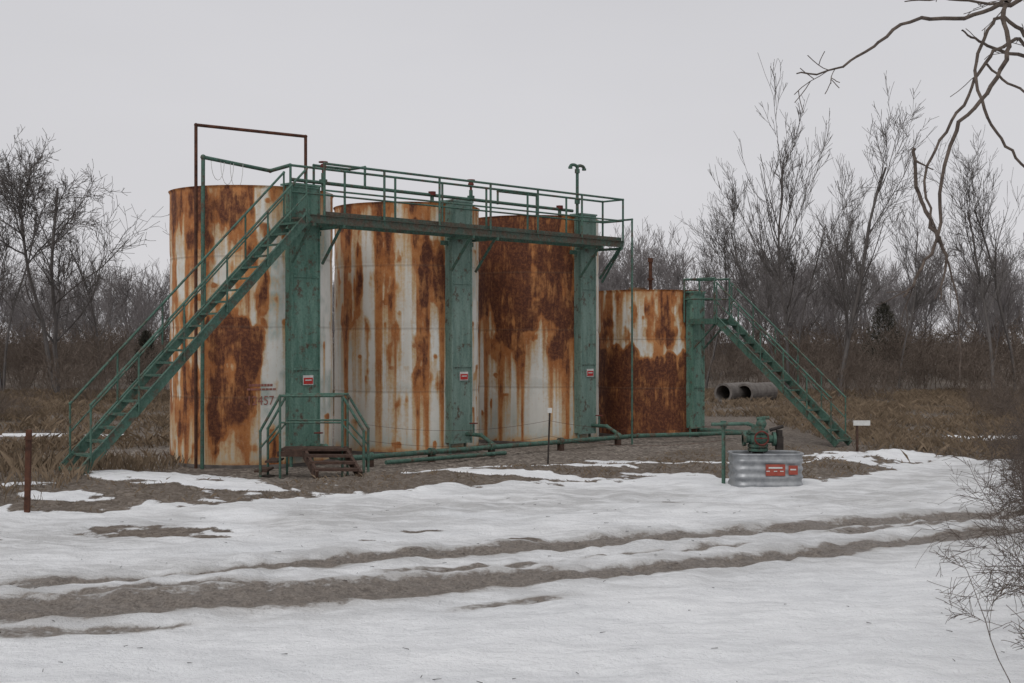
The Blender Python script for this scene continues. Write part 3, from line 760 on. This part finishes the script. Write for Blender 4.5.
# ------------------------------------------------------------ overhanging tree at right (trunk out of frame)
rs=np.random.RandomState(21);segs=[]
def W(px,py,d): return np.array([(px-512)/1280*d,d,H+(341-py)/1280*d])
def strand(pts,r0,r1,twigs=0,tl=.25,minr=.0016):
    pts=[np.array(p) for p in pts];P2=[]
    for i in range(len(pts)-1):
        a=pts[max(i-1,0)];b=pts[i];c=pts[i+1];d=pts[min(i+2,len(pts)-1)]
        for t in np.arange(0,1,.2):
            P2.append(.5*((2*b)+(-a+c)*t+(2*a-5*b+4*c-d)*t*t+(-a+3*b-3*c+d)*t**3)+rs.randn(3)*.004)
    P2.append(pts[-1]);n=len(P2)-1
    for i in range(n):
        ra=r0+(r1-r0)*i/n;rb=r0+(r1-r0)*(i+1)/n
        segs.append((P2[i],P2[i+1],ra,rb))
    for k in range(twigs):
        i=rs.randint(1,n);dd=P2[i]-P2[i-1];dd/=np.linalg.norm(dd)+1e-9
        s=rdir(rs);nd=dd*.85+s*.5;nd/=np.linalg.norm(nd)
        grow(segs,rs,P2[i],nd,tl*rs.uniform(.4,1.1),max(minr,r1*.6),2,3,0,(0,0,.5,.5),minr,.15)
trunk=[np.array([3.4,5.9,-.1]),np.array([3.3,5.9,1.5]),np.array([3.1,5.8,3.2]),np.array([2.9,5.7,5.2]),np.array([2.6,5.6,7.0])]
for i in range(4): segs.append((trunk[i],trunk[i+1],.13-.02*i,.11-.02*i))
strand([trunk[2]+[0,0,.6],W(1060,0,5.4),W(1010,3,5.3),W(965,17,5.2),W(910,21,5.0),W(872,48,4.9),W(835,68,4.8),W(797,73,4.7)],.013,.0026,5,.16)
strand([trunk[2]+[0,0,.9],W(1040,-20,5.6),W(1000,2,5.4),W(950,-2,5.3),W(905,1,5.2)],.010,.0025,3,.16)
strand([trunk[3],W(1030,-30,5.2),W(1003,10,5.1),W(1010,45,5.0),W(992,85,4.9),W(962,122,4.9),W(944,165,4.9),W(938,235,4.8),W(918,272,4.8),W(904,296,4.8)],.011,.005,6,.16)
strand([trunk[3],W(1050,20,5.6),W(1015,38,5.4),W(985,62,5.3),W(968,95,5.2),W(940,140,5.1),W(925,180,5.0),W(934,225,4.9),W(948,262,4.9),W(958,310,4.9),W(960,378,4.9)],.009,.0025,4,.15)
strand([trunk[2]+[0,0,.4],W(1060,60,5.5),W(1020,30,5.3),W(996,18,5.2),W(976,62,5.2),W(984,108,5.1),W(1006,146,5.1),W(1030,172,5.1)],.009,.005,4,.15)
strand([W(914,146,5.0),W(916,185,5.0),W(928,215,4.95),W(938,240,4.85)],.0065,.009,1,.1)
strand([W(938,238,4.85),W(946,262,4.85),W(940,300,4.85)],.008,.002,1,.1)
strand([W(1040,58,5.6),W(1000,50,5.5),W(975,38,5.4),W(962,30,5.3)],.009,.003,2,.15)
strand([W(985,62,5.3),W(1008,82,5.3),W(1035,96,5.4)],.005,.005,1,.12)
link('overhanging_tree',seg_mesh('overhanging_tree',segs,M_barkv,6))

# ------------------------------------------------------------ world, sun, camera
w=bpy.data.worlds.new('World');scene.world=w;w.use_nodes=True;nt=w.node_tree
bg=nt.nodes['Background'];bg.inputs['Strength'].default_value=.10
sky=N(nt,'ShaderNodeTexSky',sky_type='NISHITA');sky.sun_disc=False
EL,AZ=math.radians(48),math.radians(205)
sky.sun_elevation=EL;sky.sun_rotation=AZ
hs=N(nt,'ShaderNodeHueSaturation');hs.inputs['Saturation'].default_value=.12;nt.links.new(sky.outputs[0],hs.inputs['Color'])
tc=N(nt,'ShaderNodeTexCoord');sp=N(nt,'ShaderNodeSeparateXYZ');nt.links.new(tc.outputs['Generated'],sp.inputs[0])
cloud=ramp(nt,sp.outputs[2],[(0,(6.8,6.7,6.9)),(.12,(6.45,6.4,6.65)),(.4,(6.0,6.0,6.3)),(1,(7.6,7.6,7.8))])
nn_=noise(nt,1.6,4,.5,tc.outputs['Generated'],(1,1,3))
cloud=mixc(nt,1.0,cloud,ramp(nt,nn_,[(.3,.94),(.7,1.04)]),'MULTIPLY')
mx_=mixc(nt,.95,hs.outputs[0],cloud)
nt.links.new(mx_,bg.inputs['Color'])
L=bpy.data.lights.new('sun','SUN');L.energy=1.05;L.angle=math.radians(25);L.color=(1,.98,.95)
so=bpy.data.objects.new('sun',L);COL.objects.link(so)
sd=Vector((math.sin(AZ)*math.cos(EL),math.cos(AZ)*math.cos(EL),math.sin(EL)))
so.rotation_euler=sd.to_track_quat('Z','Y').to_euler();so.location=(0,0,30)
cam=bpy.data.cameras.new('camera');cam.lens=45;cam.sensor_width=36;cam.clip_end=3000
co=bpy.data.objects.new('camera',cam);COL.objects.link(co);co.location=(0,0,H);co.rotation_euler=(math.radians(90),0,0)
scene.camera=co
scene.view_settings.view_transform='Standard';scene.view_settings.look='None';scene.view_settings.exposure=0
print('done')
